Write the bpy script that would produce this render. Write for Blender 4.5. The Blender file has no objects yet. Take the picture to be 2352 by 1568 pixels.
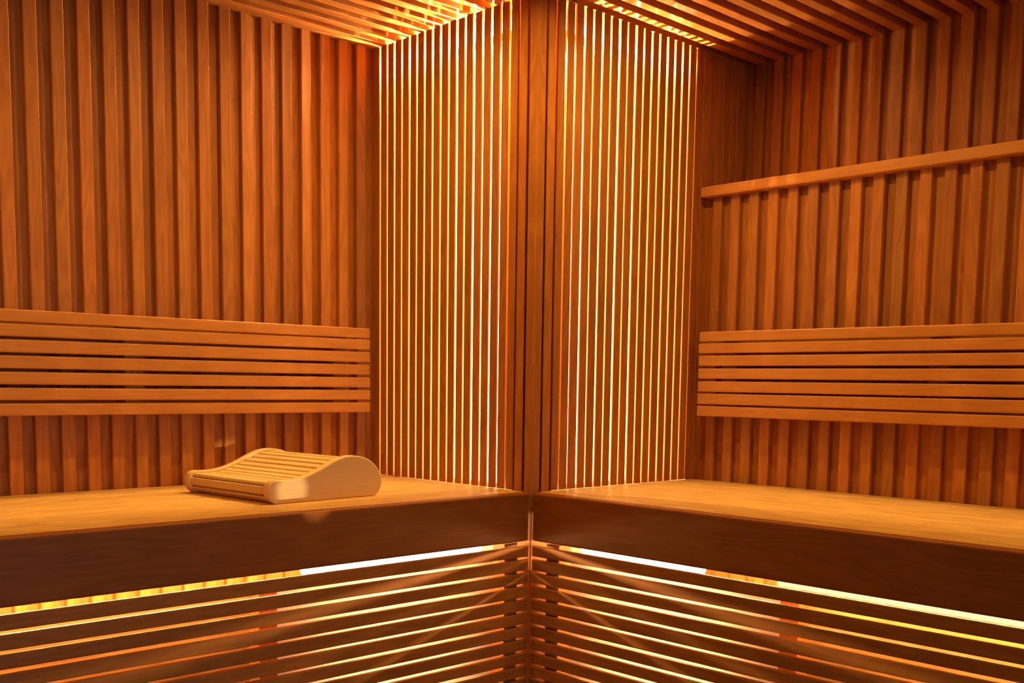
import bpy, bmesh, math, random
from mathutils import Vector, Matrix
random.seed(7)
S = bpy.context.scene
COL = bpy.context.scene.collection

# ------------------------------------------------------------------ camera
F_PX, PY = 2453.3, 1132.1
cam_d = bpy.data.cameras.new('camera'); cam = bpy.data.objects.new('camera', cam_d); COL.objects.link(cam)
cam_d.sensor_width = 36.0; cam_d.lens = F_PX / 2352 * 36.0
cam_d.shift_y = (PY - 784) / 2352; cam_d.clip_start = 0.02
R = Vector((0.72421809, -0.6894292, 0.01398343)); U = Vector((0.06107599, 0.08433028, 0.99456429)); Fw = Vector((0.68686089, 0.71942739, -0.10318108))
M = Matrix((R, U, -Fw)).transposed().to_4x4(); M.translation = (-1.6869, -1.7039, 0.2464)
cam.matrix_world = M
S.camera = cam

# ------------------------------------------------------------------ world, exposure
w = bpy.data.worlds.new('world'); S.world = w; w.use_nodes = True
w.node_tree.nodes['Background'].inputs[0].default_value = (1.0, 0.62, 0.35, 1)
w.node_tree.nodes['Background'].inputs[1].default_value = 0.02
S.view_settings.view_transform = 'Standard'
try: S.view_settings.look = 'None'
except Exception: pass
S.view_settings.gamma = 1.0
S.view_settings.use_curve_mapping = False
S.view_settings.exposure = 0.0
S.cycles.max_bounces = 8; S.cycles.diffuse_bounces = 6; S.cycles.glossy_bounces = 4
S.cycles.use_denoising = True
S.cycles.caustics_reflective = False; S.cycles.caustics_refractive = False
S.cycles.sample_clamp_indirect = 8.0

# light levels (some fixtures are added out of view to shape the light)
E_COL = 12.5       # LED panels in the corner column
E_TOP = 10.0        # each diode added in the column to stripe and brighten the ceiling
E_TUBE = 22.0     # visible LED tubes under the benches
E_WASH = 130.0    # LED tubes hidden behind the bench front, washing the walls
E_BSTR = 55.0      # thin LED tubes added behind the bench screens
E_BENCH_FILL = 4.4      # out-of-view downlights added above the bench fronts
E_ROOM_FILL = 1.0      # fill downlights added behind the viewer
E_DOOR = 10.0     # daylight through the glass door
LED_COL = (1.0, 0.70, 0.30)
SPOT_COL = (1.0, 0.60, 0.17)
ROOM_COL = (1.0, 0.58, 0.22)

def area(name, loc, size, energy, color, direction, spread=180, shape='DISK', size_y=None):
    d = bpy.data.lights.new(name, 'AREA'); d.energy = energy; d.color = color; d.size = size; d.shape = shape
    if size_y: d.size_y = size_y
    d.spread = math.radians(spread)
    o = bpy.data.objects.new(name, d); COL.objects.link(o); o.location = loc
    o.rotation_euler = Vector(direction).to_track_quat('-Z', 'Y').to_euler()
    return o

# ------------------------------------------------------------------ materials
def wood(name, dark, light, scale=1.0, contrast=1.0, rough=0.52, bump=0.06, figure=0.5):
    m = bpy.data.materials.new(name); m.use_nodes = True; nt = m.node_tree; N = nt.nodes; L = nt.links
    b = N['Principled BSDF']
    uv = N.new('ShaderNodeUVMap'); uv.uv_map = 'UVMap'
    at = N.new('ShaderNodeAttribute'); at.attribute_name = 'tone'
    mp = N.new('ShaderNodeMapping'); mp.inputs['Scale'].default_value = (5*scale, 190*scale, 1); L.new(uv.outputs[0], mp.inputs[0])
    fine = N.new('ShaderNodeTexNoise'); fine.inputs['Scale'].default_value = 1; fine.inputs['Detail'].default_value = 5; fine.inputs['Roughness'].default_value = .65
    L.new(mp.outputs[0], fine.inputs['Vector'])
    mp2 = N.new('ShaderNodeMapping'); mp2.inputs['Scale'].default_value = (2.2*scale, 16*scale, 1); L.new(uv.outputs[0], mp2.inputs[0])
    big = N.new('ShaderNodeTexNoise'); big.inputs['Scale'].default_value = 1.0; big.inputs['Detail'].default_value = 2
    L.new(mp2.outputs[0], big.inputs['Vector'])
    # growth ring figure: contour lines of the slow noise
    mul = N.new('ShaderNodeMath'); mul.operation = 'MULTIPLY'; mul.inputs[1].default_value = 60.0; L.new(big.outputs['Fac'], mul.inputs[0])
    sn = N.new('ShaderNodeMath'); sn.operation = 'SINE'; L.new(mul.outputs[0], sn.inputs[0])
    mr = N.new('ShaderNodeMapRange'); mr.inputs[1].default_value = -1; mr.inputs[2].default_value = 1
    mr.inputs[3].default_value = 0.5 - .20*figure; mr.inputs[4].default_value = 0.5 + .12*figure; L.new(sn.outputs[0], mr.inputs[0])
    mp3 = N.new('ShaderNodeMapping'); mp3.inputs['Scale'].default_value = (9, 22, 1); L.new(uv.outputs[0], mp3.inputs[0])
    blot = N.new('ShaderNodeTexNoise'); blot.inputs['Scale'].default_value = 1.0; blot.inputs['Detail'].default_value = 3
    L.new(mp3.outputs[0], blot.inputs['Vector'])
    a1 = N.new('ShaderNodeMath'); a1.operation = 'MULTIPLY_ADD'; a1.inputs[1].default_value = .55*contrast; L.new(fine.outputs['Fac'], a1.inputs[0]); L.new(mr.outputs[0], a1.inputs[2])
    a2 = N.new('ShaderNodeMath'); a2.operation = 'MULTIPLY_ADD'; a2.inputs[1].default_value = .6*contrast; L.new(blot.outputs['Fac'], a2.inputs[0]); L.new(a1.outputs[0], a2.inputs[2])
    rmp = N.new('ShaderNodeMapRange'); rmp.inputs[1].default_value = .5 + .2*contrast; rmp.inputs[2].default_value = .5 + .95*contrast; L.new(a2.outputs[0], rmp.inputs[0])
    mix = N.new('ShaderNodeMix'); mix.data_type = 'RGBA'; mix.inputs[6].default_value = (*dark, 1); mix.inputs[7].default_value = (*light, 1)
    L.new(rmp.outputs[0], mix.inputs[0])
    # board to board tone
    tm = N.new('ShaderNodeMix'); tm.data_type = 'RGBA'; tm.blend_type = 'MULTIPLY'; tm.inputs[0].default_value = 1
    L.new(mix.outputs[2], tm.inputs[6]); L.new(at.outputs['Color'], tm.inputs[7])
    L.new(tm.outputs[2], b.inputs['Base Color'])
    b.inputs['Roughness'].default_value = rough
    b.inputs['Specular IOR Level'].default_value = 0.25
    bp = N.new('ShaderNodeBump'); bp.inputs['Strength'].default_value = bump; bp.inputs['Distance'].default_value = .002
    L.new(fine.outputs['Fac'], bp.inputs['Height']); L.new(bp.outputs[0], b.inputs['Normal'])
    return m

def plain(name, col, rough=.5, metal=0.0):
    m = bpy.data.materials.new(name); m.use_nodes = True; nt = m.node_tree; b = nt.nodes['Principled BSDF']
    n = nt.nodes.new('ShaderNodeTexNoise'); n.inputs['Scale'].default_value = 40
    cr = nt.nodes.new('ShaderNodeMapRange'); cr.inputs[3].default_value = .93; cr.inputs[4].default_value = 1.05
    mx = nt.nodes.new('ShaderNodeMix'); mx.data_type = 'RGBA'; mx.blend_type = 'MULTIPLY'; mx.inputs[0].default_value = 1
    mx.inputs[6].default_value = (*col, 1)
    nt.links.new(n.outputs['Fac'], cr.inputs[0]); nt.links.new(cr.outputs[0], mx.inputs[7]); nt.links.new(mx.outputs[2], b.inputs['Base Color'])
    b.inputs['Roughness'].default_value = rough; b.inputs['Metallic'].default_value = metal
    return m

def glow(name, col, strength):
    m = bpy.data.materials.new(name); m.use_nodes = True; nt = m.node_tree
    nt.nodes.remove(nt.nodes['Principled BSDF']); e = nt.nodes.new('ShaderNodeEmission')
    e.inputs[0].default_value = (*col, 1); e.inputs[1].default_value = strength
    nt.links.new(e.outputs[0], nt.nodes['Material Output'].inputs[0])
    return m

ALDER = wood('alder_wood', (.34, .103, .012), (.54, .192, .028), contrast=1.15, figure=.9)
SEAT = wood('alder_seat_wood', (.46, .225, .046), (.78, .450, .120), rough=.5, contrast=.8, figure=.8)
REST = wood('alder_backrest_wood', (.42, .144, .018), (.60, .234, .037), rough=.5)
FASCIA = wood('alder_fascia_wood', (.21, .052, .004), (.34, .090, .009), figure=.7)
SCREEN = wood('alder_screen_wood', (.30, .090, .010), (.46, .150, .020), figure=.8)
ASPEN = wood('aspen_wood', (.64, .40, .135), (.78, .52, .20), figure=.18, contrast=.8, rough=.5, bump=.03)
BACK = wood('reflector_lining_wood', (.78, .70, .56), (.86, .79, .66), figure=.2)
STONE = plain('floor_tile', (.16, .13, .11), .5)
ALU = plain('aluminium_profile', (.75, .74, .72), .35, 1.0)
SWITCH = plain('white_plastic', (.8, .78, .74), .5)

# ------------------------------------------------------------------ mesh building
class MB:
    def __init__(s): s.v = []; s.f = []; s.uv = []; s.t = []; s.sm = []
    def box(s, x0, x1, y0, y1, z0, z1, ax='z', bev=.0012, tone=None, seg=1):
        if tone is None:
            k = random.uniform(.78, 1.16); h = random.uniform(-.05, .05)
            tone = (k*(1+h*.3), k*(1-h), k*(1-h*1.6))
        elif not isinstance(tone, tuple): tone = (tone, tone, tone)
        bm = bmesh.new(); bmesh.ops.create_cube(bm, size=1)
        for v in bm.verts:
            v.co = Vector(((x0+x1)/2+v.co.x*(x1-x0), (y0+y1)/2+v.co.y*(y1-y0), (z0+z1)/2+v.co.z*(z1-z0)))
        if bev: bmesh.ops.bevel(bm, geom=bm.edges[:], offset=bev, segments=seg, affect='EDGES', profile=.5)
        s.absorb(bm, ax, tone)
    def absorb(s, bm, ax='z', tone=(1, 1, 1), smooth=False, mat=None):
        a = 'xyz'.index(ax); ru, rv = random.uniform(0, 50), random.uniform(0, 50)
        base = len(s.v); bm.verts.index_update(); bm.normal_update()
        for v in bm.verts: s.v.append(tuple(mat @ v.co) if mat else tuple(v.co))
        for f in bm.faces:
            n = f.normal; o = [i for i in range(3) if i != a]
            if abs(n[a]) > .8: pu, pv, e = o[0], o[1], 3.0
            else:
                pu = a; pv = o[1] if abs(n[o[0]]) > abs(n[o[1]]) else o[0]; e = 0
            s.f.append([base+v.index for v in f.verts])
            s.uv.append([(ru+e+v.co[pu], rv+e+v.co[pv]) for v in f.verts]); s.t.append(tone); s.sm.append(smooth)
        bm.free()
    def build(s, name, mat, parent=None):
        me = bpy.data.meshes.new(name); me.from_pydata(s.v, [], s.f)
        ul = me.uv_layers.new(name='UVMap'); d = []
        for u in s.uv:
            for p in u: d.extend(p)
        ul.data.foreach_set('uv', d)
        at = me.attributes.new('tone', 'FLOAT_COLOR', 'FACE'); c = []
        for t in s.t: c.extend((*t, 1))
        at.data.foreach_set('color', c)
        me.polygons.foreach_set('use_smooth', s.sm)
        me.materials.append(mat); me.validate()
        o = bpy.data.objects.new(name, me); COL.objects.link(o)
        if parent: o.parent = parent
        return o

def empty(name, loc, label, cat, group=None):
    o = bpy.data.objects.new(name, None); COL.objects.link(o); o.location = loc; o.empty_display_size = .05
    o['label'] = label; o['category'] = cat
    if group: o['group'] = group
    return o
def tag(o, label, cat, group=None):
    o['label'] = label; o['category'] = cat
    if group: o['group'] = group
    return o
def local(o, parent):
    """parent a mesh built in world coordinates to an Empty whose transform is a pure translation"""
    o.parent = parent; o.location = -Vector(parent.location); return o
def struct(mb, name, mat):
    o = mb.build(name, mat); o['kind'] = 'structure'; return o

# measured layout (metres): column corner at the origin, bench top at z = 0
H = 1.087; FL = -.93
YA = .5932; XL = .5991; XU = .7799
PA, PB = .0542, .0548
DEP = .014
X_FAR, Y_FAR = -2.7, -2.7

# ------------------------------------------------------------------ floor, walls, ceiling
b = MB(); b.box(X_FAR-.1, XU+.12, Y_FAR-.1, YA+.12, FL-.08, FL, 'x', 0, 1.0); struct(b, 'floor', STONE)

# left bench wall: thin battens over backing boards
b = MB()
k = 0
xr = -.0284
b.box(xr, .06, YA+DEP, YA+.03, FL, H+.02, 'z', .0006)
while xr > X_FAR:
    xl = xr-.0272
    b.box(max(xl, X_FAR), xr, YA, YA+.03, FL, H+.02, 'z', .0014)
    b.box(max(xl-.0270, X_FAR), xl, YA+DEP, YA+.03, FL, H+.02, 'z', .0005, random.uniform(.82, 1.08))
    xr -= PA
b.box(X_FAR-.05, XU+.1, YA+.03, YA+.07, FL, H+.05, 'z', 0)
struct(b, 'wall_left', ALDER)

# right bench wall: upper part set back, lower part in front of it
b = MB()
yr = -.0355; dY = PB
while yr > Y_FAR:
    b.box(XL, XU-.001, max(yr-.0272, Y_FAR), yr, FL, .724, 'z', .0014)
    b.box(XL+DEP, XU-.001, max(yr-PB, Y_FAR), yr-.0272, FL, .724, 'z', .0005)
    yr -= PB
b.box(XL+DEP, XU-.001, -.0355, -.0005, FL, .724, 'z', .0005)
yr = -.0287
while yr > Y_FAR:
    b.box(XU, XU+.03, max(yr-.0275, Y_FAR), yr, .70, H+.02, 'z', .0014)
    b.box(XU+DEP, XU+.03, max(yr-PB, Y_FAR), yr-.0275, .70, H+.02, 'z', .0005)
    yr -= PB
b.box(XU+DEP, XU+.03, -.0287, .03, .70, H+.02, 'z', .0005)
b.box(XU+.03, XU+.07, Y_FAR, YA+.07, FL, H+.05, 'z', 0)
struct(b, 'wall_right', ALDER)

# cap rail on the lower part of the right wall
b = MB(); b.box(XL-.021, XU-.002, Y_FAR, -.010, .7215, .747, 'y', .003, 1.08, 2)
struct(b, 'trim_1', REST)

# walls behind the viewer
b = MB()
y = Y_FAR
while y < YA:
    b.box(X_FAR-.03, X_FAR, y, min(y+.09, YA), FL, H+.02, 'z', .002); y += .09
struct(b, 'wall_far_left', ALDER)
b = MB()
x = X_FAR
while x < XU:
    if not (-1.75 < x+.045 < -1.0): b.box(x, min(x+.09, XU), Y_FAR-.03, Y_FAR, FL, H+.02, 'z', .002)
    else: b.box(x, min(x+.09, XU), Y_FAR-.03, Y_FAR, .98, H+.02, 'z', .002)
    x += .09
struct(b, 'wall_behind', ALDER)

# ceiling: laths along the left wall direction
b = MB()
y = .5742
random.seed(11)
while y > Y_FAR:
    if random.random() < .3:
        c = random.uniform(.15, .6)
        b.box(X_FAR, c, y-.0275, y, H, H+.032, 'x', .0014); b.box(c+.0005, XU, y-.0275, y, H, H+.032, 'x', .0014)
    else: b.box(X_FAR, XU, y-.0275, y, H, H+.032, 'x', .0014)
    y -= PB
y = YA
b.box(X_FAR, XU, .5742+.004, YA+.03, H, H+.032, 'x', .0014)
yy = YA+.03
while yy > Y_FAR:
    b.box(X_FAR-.03, XU+.03, yy-.0548, yy, H+.028, H+.050, 'x', .0005); yy -= .0548
struct(b, 'ceiling', ALDER)
random.seed(5)

# ------------------------------------------------------------------ corner column
SW = .0242; T = .012
col = empty('corner_column', (0, 0, 0), 'slatted wooden corner column glowing from inside, from bench to ceiling', 'column')
pr = .0297
def panel(axis, n_last, end):
    b = MB(); tops = []
    for i in range(1, n_last):
        pitch = .03 if axis == 'y' else pr
        a = pitch*i + .0030 + random.uniform(-.0008, .0008); e = pitch*(i+1) - .0030 + random.uniform(-.0008, .0008)
        if axis == 'y' and i == 19: e = end
        if axis == 'x' and i >= 19: a, e = pitch*i+.0006, pitch*(i+1)-.0006
        e = min(e, end)
        if e-a < .004: continue
        z1 = H-.001
        k = random.uniform(.88, 1.12)
        z0 = .0006
        ta = .0068 if e-a > .02 else 0.0; te = .0068 if (e-a > .02 and e < end-.001) else 0.0
        if axis == 'x' and i >= 19: ta = te = 0.0
        c = .0011; P = [(0, a+c), (0, e-c), (c, e), (.0028, e), (T, e-te), (T, a+ta), (.0028, a), (c, a)]
        bm = bmesh.new()
        lo = [bm.verts.new((d, q, z0) if axis == 'y' else (q, d, z0)) for d, q in P]
        hi = [bm.verts.new((d, q, z1) if axis == 'y' else (q, d, z1)) for d, q in P]
        n = len(P)
        for j in range(n): bm.faces.new((lo[j], lo[(j+1) % n], hi[(j+1) % n], hi[j]))
        bm.faces.new(lo); bm.faces.new(hi[::-1])
        bmesh.ops.recalc_face_normals(bm, faces=bm.faces[:])
        b.absorb(bm, 'z', (k, k*.99, k*.98))
    return b
panel('y', 20, YA+DEP-.0003).build('slat_panel', ALDER, col)
panel('x', 27, XU+.01).build('slat_panel', ALDER, col)
b = MB(); b.box(0, SW+.002, 0, SW+.002, FL, H-.001, 'z', .0014, 1.0); b.build('corner_post', ALDER, col)
b = MB()
b.box(T+.003, .060, .030, .080, FL, H-.001, 'z', .001, .9); b.box(.030, .080, T+.003, .0299, FL, H-.001, 'z', .001, .9)
b.build('inner_post', ALDER, col)
# pale lining added inside to reflect the LED light towards the gaps
b = MB()
b.box(.085, .092, .082, YA-.001, FL+.001, H-.001, 'z', 0, 1.0); b.box(.0925, .585, .085, .092, FL+.001, H-.001, 'z', 0, 1.0)
b.box(.586, XL+.03, T+.001, .092, FL+.001, H-.001, 'z', 0, .8)
b.build('lining', BACK, col)
# wooden plugs over the screws near the ceiling
for (y, z) in ((.1963, 1.0700), (.4064, 1.0685)):
    b = MB(); bm = bmesh.new()
    bmesh.ops.create_cone(bm, cap_ends=True, segments=28, radius1=.0082, radius2=.0074, depth=.0024)
    b.absorb(bm, 'x', (1.1, 1.1, 1.1), False, Matrix.Translation((-.0010, y, z)) @ Matrix.Rotation(-math.pi/2, 4, 'Y'))
    b.build('screw_plug', REST, col)

def tube(name, p, q, r, mat, parent):
    """round LED tube between two points"""
    p, q = Vector(p), Vector(q); d = q-p
    bm = bmesh.new(); bmesh.ops.create_cone(bm, cap_ends=True, segments=16, radius1=r, radius2=r, depth=d.length)
    b = MB(); b.absorb(bm, 'x', (1, 1, 1), True, Matrix.Translation((p+q)/2) @ d.to_track_quat('Z', 'Y').to_matrix().to_4x4())
    return b.build(name, mat, parent)
def led(label, p, q, r, mat, off, group=None):
    p, q = Vector(p), Vector(q); c = (p+q)/2; d = (q-p)/2; o = Vector(off)
    e = empty('led_tube', c, label, 'light', group)
    tube('diffuser', -d, d, r, mat, e)
    b = MB(); w = r*1.1
    lo = Vector([min(-abs(d[i]), -w) if abs(d[i]) > .001 else -w for i in range(3)]); hi = -lo
    # mounting profile on the side named by off
    i = [abs(t) for t in o].index(max(abs(t) for t in o)); s = 1 if o[i] > 0 else -1
    a0, a1 = (r*1.001, r+.006) if s > 0 else (-r-.006, -r*1.001)
    lo[i], hi[i] = a0, a1
    b.box(lo[0], hi[0], lo[1], hi[1], lo[2], hi[2], 'x', 0, 1.0); b.build('mounting_profile', SWITCH, e)
    return e
def led_panel(label, lo, hi, mat, normal, group):
    """flat LED panel: glowing diffuser plate with a thin housing behind it"""
    lo, hi = Vector(lo), Vector(hi); c = (lo+hi)/2; h = (hi-lo)/2
    e = bpy.data.objects.new('led_panel', None); COL.objects.link(e); e.location = c; e.parent = col; e['label'] = label
    b = MB(); b.box(-h.x, h.x, -h.y, h.y, -h.z, h.z, 'z', 0, 1.0); b.build('diffuser', mat, e)
    n = Vector(normal); a = [0 if abs(t) > .5 else .001 for t in n]
    b = MB(); o = -n*(.0035+[h.x, h.y, h.z][[abs(t) for t in n].index(1)])
    t_ = [.003 if abs(q) > .5 else 0 for q in n]
    b.box(*(w for i in range(3) for w in (o[i]-(t_[i] or h[i]), o[i]+(t_[i] or h[i]))), 'z', 0, 1.0)
    b.build('housing', SWITCH, e)
    return e
names = ('next to the corner post', 'in its middle', 'at its far end')
for j, (a, e_, f) in enumerate(((.168, .235, 1.3), (.240, .400, 1.0), (.405, .580, .75))):
    g = glow('led_column_glow', LED_COL, E_COL*f)
    led_panel('warm LED panel behind the left slats of the corner column, '+names[j], (.060, a, .004), (.064, e_, H-.055), g, (-1, 0, 0), 'LED panels inside the column')
    g = glow('led_column_glow', LED_COL, E_COL*f*.95)
    led_panel('warm LED panel behind the right slats of the corner column, '+names[j], (a, .060, .004), (e_, .064, H-.055), g, (0, -1, 0), 'LED panels inside the column')
# LED bars added to throw light stripes on the ceiling, one diode behind each gap between the slats
DZ = .046
for side in ('left', 'right'):
    e = bpy.data.objects.new('stripe_led_bar', None); COL.objects.link(e); e.parent = col
    e.location = (.034, .34, H-DZ) if side == 'left' else (.34, .034, H-DZ)
    e['label'] = 'added, unseen aluminium bar of tiny warm LEDs under the ceiling behind the %s slats' % side
    b = MB()
    if side == 'left': b.box(.0006, .004, -.24, .24, -.003, .003, 'y', 0, 1.0)
    else: b.box(-.24, .24, .0006, .004, -.003, .003, 'x', 0, 1.0)
    b.build('mounting_profile', ALU, e)
    for i in range(5, 20):
        d = bpy.data.lights.new('diode', 'POINT'); d.energy = E_TOP * (1.15 if side == 'left' else .9); d.color = LED_COL; d.shadow_soft_size = .0009
        o = bpy.data.objects.new('diode', d); COL.objects.link(o); o.parent = e
        o.location = (-.004, .03*i-.34, 0) if side == 'left' else (pr*i-.34, -.004, 0)

# ------------------------------------------------------------------ benches
TF = .005; FH = .1089; THK = .028
# left bench
def seat_left():
    root = empty('bench', (-1.35, .29, FL), 'long wooden bench along the left wall, under the curved pillow', 'bench')
    b = MB(); ys = [THK-TF, .117, .226, .300, .390, .470, YA-.001]
    for i in range(6):
        g0 = g1 = .0017
        k = random.uniform(.9, 1.08)
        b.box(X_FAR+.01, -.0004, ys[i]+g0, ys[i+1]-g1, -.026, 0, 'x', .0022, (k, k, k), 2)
        b.box(X_FAR+.01, -.0004, ys[i]-.008, ys[i]+.008, -.034, -.0262, 'x', 0, .8)
    local(b.build('seat', SEAT), root)
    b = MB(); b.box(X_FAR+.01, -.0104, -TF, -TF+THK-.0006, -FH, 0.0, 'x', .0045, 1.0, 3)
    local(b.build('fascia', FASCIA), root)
    b = MB()
    b.box(X_FAR+.05, -.64, .105, .135, -.055, -.0265, 'x', .001); b.box(-.52, -.02, .105, .135, -.055, -.0265, 'x', .001)
    b.box(X_FAR+.05, -.02, .42, .46, -.07, -.0265, 'x', .001)
    local(b.build('joist', ALDER), root)
    return root
def seat_right():
    root = empty('bench', (.3, -1.35, FL), 'long wooden bench along the right wall, bare seat', 'bench')
    b = MB(); xs = [THK-TF, .150, .262, .364, .475, XL-.001]
    for i in range(5):
        k = random.uniform(.92, 1.06)
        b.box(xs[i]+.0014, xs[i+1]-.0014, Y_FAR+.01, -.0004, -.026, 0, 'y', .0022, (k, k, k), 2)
        b.box(xs[i]-.008, xs[i]+.008, Y_FAR+.01, -.0004, -.034, -.0262, 'y', 0, .8)
    local(b.build('seat', SEAT), root)
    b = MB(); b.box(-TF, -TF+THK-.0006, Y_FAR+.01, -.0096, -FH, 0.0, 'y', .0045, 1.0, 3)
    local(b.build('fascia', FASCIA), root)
    b = MB(); b.box(.105, .135, Y_FAR+.05, -.02, -.055, -.0265, 'y', .001); b.box(.42, .46, Y_FAR+.05, -.02, -.07, -.0265, 'y', .001)
    local(b.build('joist', ALDER), root)
    return root
seat_left(); seat_right()

# slatted screens under the benches
SP = .0307
def screen(side):
    if side == 'left':
        root = empty('bench_screen', (-1.35, 0, FL), 'screen of horizontal boards closing the left bench front, light between boards', 'screen')
    else:
        root = empty('bench_screen', (0, -1.35, FL), 'screen of horizontal boards closing the right bench front, light between boards', 'screen')
    z = -FH-.0109; k = 0
    while z-.0242 > FL+.01:
        b = MB(); t = random.uniform(.88, 1.1); h = random.uniform(-.0011, .0009); tone = (t, t, t)
        if side == 'left': b.box(X_FAR+.01, -.0104, -TF, -TF+.010, z-.0242+h, z, 'x', .0022, tone, 2)
        else: b.box(-TF, -TF+.010, Y_FAR+.01, -.0096, z-.0242+h, z, 'y', .0022, tone, 2)
        local(b.build('board', SCREEN), root)
        z -= SP; k += 1
    for c in ((-.645, -1.30, -2.0) if side == 'left' else (-.64, -1.30, -2.0)):
        b = MB()
        if side == 'left': b.box(c-.02, c+.02, .052, .0895, FL, -.149, 'z', .001)
        else: b.box(.052, .0895, c-.02, c+.02, FL, -.149, 'z', .001)
        local(b.build('post', ALDER), root)
    b = MB()
    if side == 'left': b.box(-.075, -.035, -TF+.0105, -TF+.05, FL, -.113, 'z', .001)
    else: b.box(-TF+.0105, -TF+.05, -.085, -.045, FL, -.113, 'z', .001)
    local(b.build('post', ALDER), root)
    # pale lining added to reflect tube light at gaps, plain wood beyond the post
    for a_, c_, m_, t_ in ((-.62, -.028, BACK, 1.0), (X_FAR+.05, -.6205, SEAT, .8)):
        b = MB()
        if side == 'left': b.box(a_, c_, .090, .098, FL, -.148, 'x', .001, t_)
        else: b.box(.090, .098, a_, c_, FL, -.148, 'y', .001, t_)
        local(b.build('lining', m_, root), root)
screen('left'); screen('right')

G_B = glow('led_bench_glow', LED_COL, E_TUBE)
G_BR = glow('led_bench_glow_dimmer', LED_COL, 1.7)
G_W = glow('led_wash_glow', LED_COL, E_WASH)
G_W2 = glow('led_wall_wash_glow', LED_COL, E_WASH*3.0)
GB = 'LED tubes under the benches'; GP = 'LED panels behind the bench screens'
led('warm LED tube under the left bench, behind the bright gap near the corner', (-.55, .080, -.126), (-.085, .080, -.126), .011, G_B, (0, 0, 1), GB)
led('thin warm LED tube under the left bench seat, left of the screen post', (-1.6, .066, -.075), (-.66, .066, -.075), .006, G_W, (0, 0, 1), GB)
led('warm LED tube under the right bench, behind the bright gap near the corner', (.080, -.42, -.126), (.080, -.09, -.126), .011, G_B, (0, 0, 1), GB)
led('warm LED tube under the right bench, right of the screen post', (.080, -1.6, -.126), (.080, -.60, -.126), .009, G_BR, (0, 0, 1), GB)
led('thin warm LED tube under the right bench seat, right of the screen post', (.040, -1.6, -.080), (.040, -.66, -.080), .006, G_W, (0, 0, 1), GB)
G_S = glow('led_screen_glow', LED_COL, E_BSTR)  # thin tubes added behind the screens so the board gaps glow
for n_, k in (('topmost', 2), ('second', 5), ('third', 8), ('lowest', 12)):
    zt = -FH-.0109-SP*k-.0165
    led('added thin warm LED tube hidden behind the left bench screen, %s of four' % n_, (-.46, .016, zt), (-.14, .016, zt), .003, G_S, (0, 0, -1), 'added thin LED tubes behind the left screen')
    led('added thin warm LED tube hidden behind the right bench screen, %s of four' % n_, (.016, -.46, zt), (.016, -.15, zt), .003, G_S, (0, 0, -1), 'added thin LED tubes behind the right screen')

led('thin warm LED tube under the left bench near the wall', (-1.6, .30, -.075), (-.12, .30, -.075), .006, G_W2, (0, 0, 1), GB)
led('thin warm LED tube under the right bench near the wall', (.30, -1.6, -.075), (.30, -.12, -.075), .006, G_W2, (0, 0, 1), GB)

# ------------------------------------------------------------------ backrests
ZA = [(.3775, .3525), (.3490, .3236), (.3177, .2917), (.2857, .2600), (.2534, .2280), (.2213, .1967), (.1900, .1650)]
ZB = [(.3800, .3553), (.3508, .3261), (.3203, .2942), (.2881, .2620), (.2558, .2292), (.2249, .1979), (.1932, .1676)]
def backrest(side):
    if side == 'left': root = empty('backrest', (-1.2, .56, .165), 'slatted wooden backrest on the left wall above the curved pillow', 'backrest')
    else: root = empty('backrest', (.56, -1.2, .165), 'slatted wooden backrest on the right wall below the cap rail', 'backrest')
    for (z1, z0) in (ZA if side == 'left' else ZB):
        b = MB(); k = random.uniform(.93, 1.07); tone = (k, k, k); e = random.uniform(-.001, .001)
        if side == 'left': b.box(-2.2, -.0528+e, .540, .558, z0, z1, 'x', .0026, tone, 3)
        else: b.box(.545, .563, -2.2, -.0459+e, z0, z1, 'y', .0026, tone, 3)
        local(b.build('slat', REST), root)
    zs = (.170, .372)
    for c in ((-.69, -.649), (-.152, -.112), (-1.25, -1.21), (-1.85, -1.81)):
        b = MB()
        if side == 'left': b.box(c[0], c[1], .5585, YA-.0005, zs[0], zs[1], 'z', .001, 1.05)
        else: b.box(.5635, XL-.0005, c[0]+.005, c[1]+.005, zs[0], zs[1], 'z', .001, .95)
        local(b.build('support', REST), root)
    # thin boards fixed to the wall behind the slats
    b = MB(); segs = ((-2.15, -1.86), (-1.80, -1.26), (-1.20, -.70), (-.640, -.160))
    for (a, c) in segs:
        if side == 'left':
            b.box(a, c, YA-.012, YA-.0006, .303, .372, 'x', .0006, .8); b.box(a, c, YA-.012, YA-.0006, .170, .208, 'x', .0006, .8)
        else:
            b.box(XL-.012, XL-.0006, a, c, .303, .372, 'y', .0006, .8); b.box(XL-.012, XL-.0006, a, c, .170, .208, 'y', .0006, .8)
    for (a, c) in ((-.50, -.31), (-1.1, -.86)):
        if side == 'left': b.box(a, c, YA-.012, YA-.0006, .245, .3025, 'x', .0006, .8)
        else: b.box(XL-.012, XL-.0006, a, c, .245, .3025, 'y', .0006, .8)
    local(b.build('backing_board', ALDER), root)
backrest('left'); backrest('right')

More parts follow.
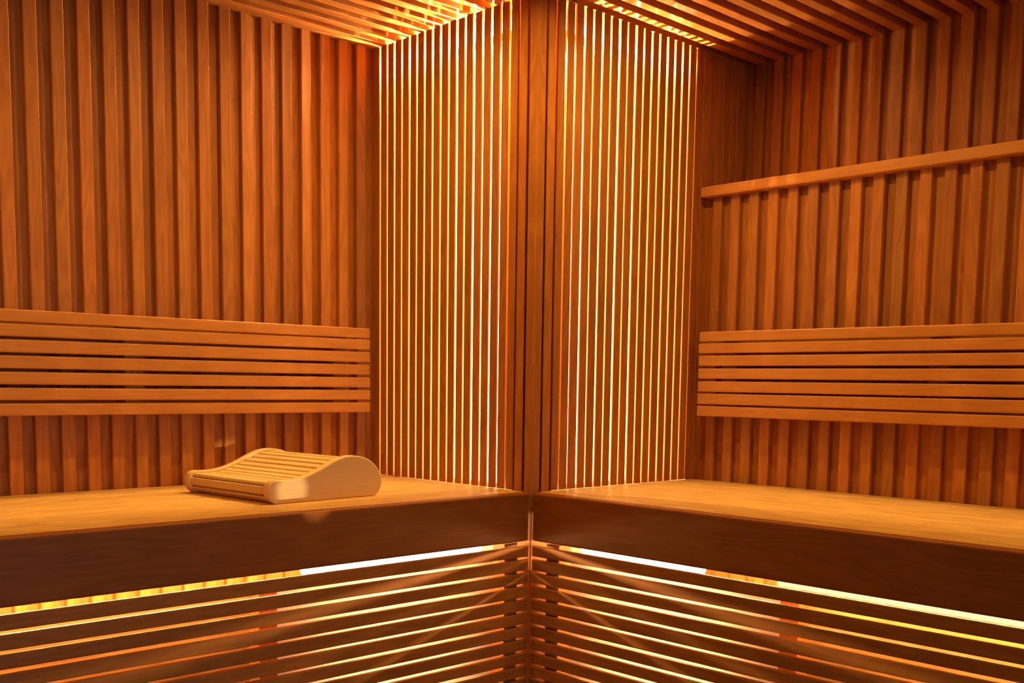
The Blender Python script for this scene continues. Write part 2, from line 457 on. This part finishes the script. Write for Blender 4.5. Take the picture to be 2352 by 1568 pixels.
# ------------------------------------------------------------------ curved pillow on the left bench
pts = [(.252, 0), (.2665, .008), (.274, .0245), (.2735, .040), (.2635, .0590), (.2445, .0755), (.2214, .0850), (.193, .0885), (.165, .0850),
       (.1376, .0755), (.1106, .0637), (.081, .0535), (.0526, .0480), (.027, .0465), (.007, .0475), (-.0057, .0450), (-.0133, .036), (-.0147, .023), (-.0105, .009), (0, 0)]
def spline(P, closed=False, n=5):
    out = []; m = len(P)
    for i in range(m-1):
        p0 = P[max(i-1, 0)]; p1 = P[i]; p2 = P[i+1]; p3 = P[min(i+2, m-1)]
        for j in range(n):
            t = j/n
            out.append(tuple(.5*((2*p1[k])+(-p0[k]+p2[k])*t+(2*p0[k]-5*p1[k]+4*p2[k]-p3[k])*t*t+(-p0[k]+3*p1[k]-3*p2[k]+p3[k])*t**3) for k in (0, 1)))
    out.append(P[-1]); return out
outline = spline(pts)
ang = math.radians(3.8)
pil = empty('sauna_pillow', (-.5800, .1312, 0), 'pale curved wooden slat pillow lying on the left bench', 'pillow')
pil.rotation_euler = (0, 0, ang)
BT = .020; WID = .293
def side_board(y0):
    bm = bmesh.new()
    vs = [bm.verts.new((u, y0, max(z, 0)+.0003)) for u, z in outline[:-1]] + [bm.verts.new((outline[-1][0], y0, .0003))]
    f = bm.faces.new(vs); r = bmesh.ops.extrude_face_region(bm, geom=[f])
    for v in [g for g in r['geom'] if isinstance(g, bmesh.types.BMVert)]: v.co.y += BT
    bmesh.ops.recalc_face_normals(bm, faces=bm.faces[:])
    big = [f for f in bm.faces if len(f.verts) > 10]
    ed = list({e for f in big for e in f.edges})
    bmesh.ops.bevel(bm, geom=ed, offset=.0028, segments=3, affect='EDGES', profile=.5, clamp_overlap=True)
    for f in bm.faces: f.smooth = len(f.verts) < 10
    b = MB()
    sm = [f.smooth for f in bm.faces]
    b.absorb(bm, 'x', (1.0, .98, .96)); b.sm = sm
    return b.build('side_board', ASPEN, pil)
side_board(0); side_board(WID)
# slats that follow the outline, inset from it
def path_inset(d):
    P = outline; out = []
    for i in range(1, len(P)-1):
        tx, tz = P[i+1][0]-P[i-1][0], P[i+1][1]-P[i-1][1]; l = math.hypot(tx, tz) or 1
        out.append((P[i][0]-tz/l*d, P[i][1]+tx/l*d, math.atan2(tz, tx)))
    return out
ins = path_inset(.0085)
# arc length stations, from the right foot over the top to the left foot
acc = [0]
for i in range(1, len(ins)): acc.append(acc[-1]+math.hypot(ins[i][0]-ins[i-1][0], ins[i][1]-ins[i-1][1]))
start, stop = acc[6], acc[-2]
n_sl = 19
for k in range(n_sl):
    s = start+(stop-start)*k/(n_sl-1)
    i = max(j for j in range(len(acc)) if acc[j] <= s+1e-9)
    u, z, a = ins[i]
    if i+1 < len(ins):
        t = (s-acc[i])/max(acc[i+1]-acc[i], 1e-6); u += (ins[i+1][0]-u)*t; z += (ins[i+1][1]-z)*t
    wdt = min(.0185, (stop-start)/(n_sl-1)*.86)
    b = MB(); bm = bmesh.new(); bmesh.ops.create_cube(bm, size=1)
    for v in bm.verts: v.co = Vector((v.co.x*wdt, v.co.y*(WID-BT-.0006), v.co.z*.0080))
    bmesh.ops.bevel(bm, geom=[e for e in bm.edges if abs(e.verts[0].co.y-e.verts[1].co.y) > .1], offset=.0034, segments=3, affect='EDGES', profile=.6)
    tt = random.uniform(.94, 1.06)
    b.absorb(bm, 'y', (tt, tt*.985, tt*.96), False, Matrix.Translation((u, (WID+BT)/2, z)) @ Matrix.Rotation(-a, 4, 'Y'))
    b.build('slat', ASPEN, pil)

# ------------------------------------------------------------------ ceiling downlights added out of view as fill
def downlight(x, y, e, colr, label, spread=176):
    root = empty('downlight', (x, y, H), label, 'light')
    b = MB(); bm = bmesh.new(); n = 32
    prof = [(.036, 0.0), (.036, -.004), (.0335, -.0055), (.029, -.004), (.0275, 0)]
    rings = [[bm.verts.new((r*math.cos(2*math.pi*i/n), r*math.sin(2*math.pi*i/n), z)) for i in range(n)] for r, z in prof]
    for a, c in zip(rings, rings[1:]):
        for i in range(n): bm.faces.new((a[i], a[(i+1) % n], c[(i+1) % n], c[i]))
    b.absorb(bm, 'x', (1, 1, 1), True); b.build('trim_ring', ALU, root)
    o = area('fill_lamp', (0, 0, -.004), .052, e, colr, (0, 0, -1), spread)
    o.parent = root
    return root
downlight(-.34, .035, E_BENCH_FILL, SPOT_COL, 'added small round ceiling downlight above the front edge of the left bench', 176)
downlight(.035, -.34, E_BENCH_FILL, SPOT_COL, 'added small round ceiling downlight above the front edge of the right bench', 176)
downlight(-1.35, .035, E_BENCH_FILL, SPOT_COL, 'added small round ceiling downlight far along the left bench', 176)
downlight(.035, -1.35, E_BENCH_FILL, SPOT_COL, 'added small round ceiling downlight far along the right bench', 176)
downlight(-1.4, -1.0, E_ROOM_FILL, ROOM_COL, 'added small round ceiling downlight over the left side of the room')
downlight(-1.0, -1.6, E_ROOM_FILL, ROOM_COL, 'added small round ceiling downlight over the right side of the room')

# glass door behind the viewer, with daylight from the hall
dr = empty('door_1', (-1.375, Y_FAR-.015, FL), 'clear glass sauna door in the wall behind the viewer', 'door')
dr['kind'] = 'structure'
for k_ in ('label', 'category'): del dr[k_]
gm = bpy.data.materials.new('door_glass'); gm.use_nodes = True; gt = gm.node_tree
gt.nodes.remove(gt.nodes['Principled BSDF'])
tr = gt.nodes.new('ShaderNodeBsdfTransparent'); tr.inputs[0].default_value = (.94, .97, .95, 1)
gl = gt.nodes.new('ShaderNodeBsdfGlossy'); gl.inputs['Roughness'].default_value = .02
mxs = gt.nodes.new('ShaderNodeMixShader'); mxs.inputs[0].default_value = .08
gt.links.new(tr.outputs[0], mxs.inputs[1]); gt.links.new(gl.outputs[0], mxs.inputs[2]); gt.links.new(mxs.outputs[0], gt.nodes['Material Output'].inputs[0])
b = MB(); b.box(-.35, .35, -.004, .004, .01, 1.90, 'z', 0, 1.0); b.build('door_pane', gm, dr)
b = MB(); b.box(.27, .30, .006, .03, .85, 1.15, 'z', .003, 1.0); b.build('door_handle', ALDER, dr)
area('hall_daylight', (-1.375, Y_FAR-.4, .1), .7, E_DOOR, (.60, .74, 1.0), (.15, 1, 0), 120, 'RECTANGLE', 1.6)

d = bpy.data.lights.new('pillow_patch_spot', 'SPOT'); d.energy = 430; d.color = (1.0, .86, .68); d.spot_size = math.radians(1.35); d.spot_blend = .35; d.shadow_soft_size = .01  # added narrow spot putting a pale light patch on the pillow end board
o = bpy.data.objects.new('pillow_patch_spot', d); COL.objects.link(o); o.location = (-1.30, Y_FAR-.3, -.20)
o.rotation_euler = (Vector((-.540, .134, .026))-o.location).to_track_quat('-Z', 'Y').to_euler()
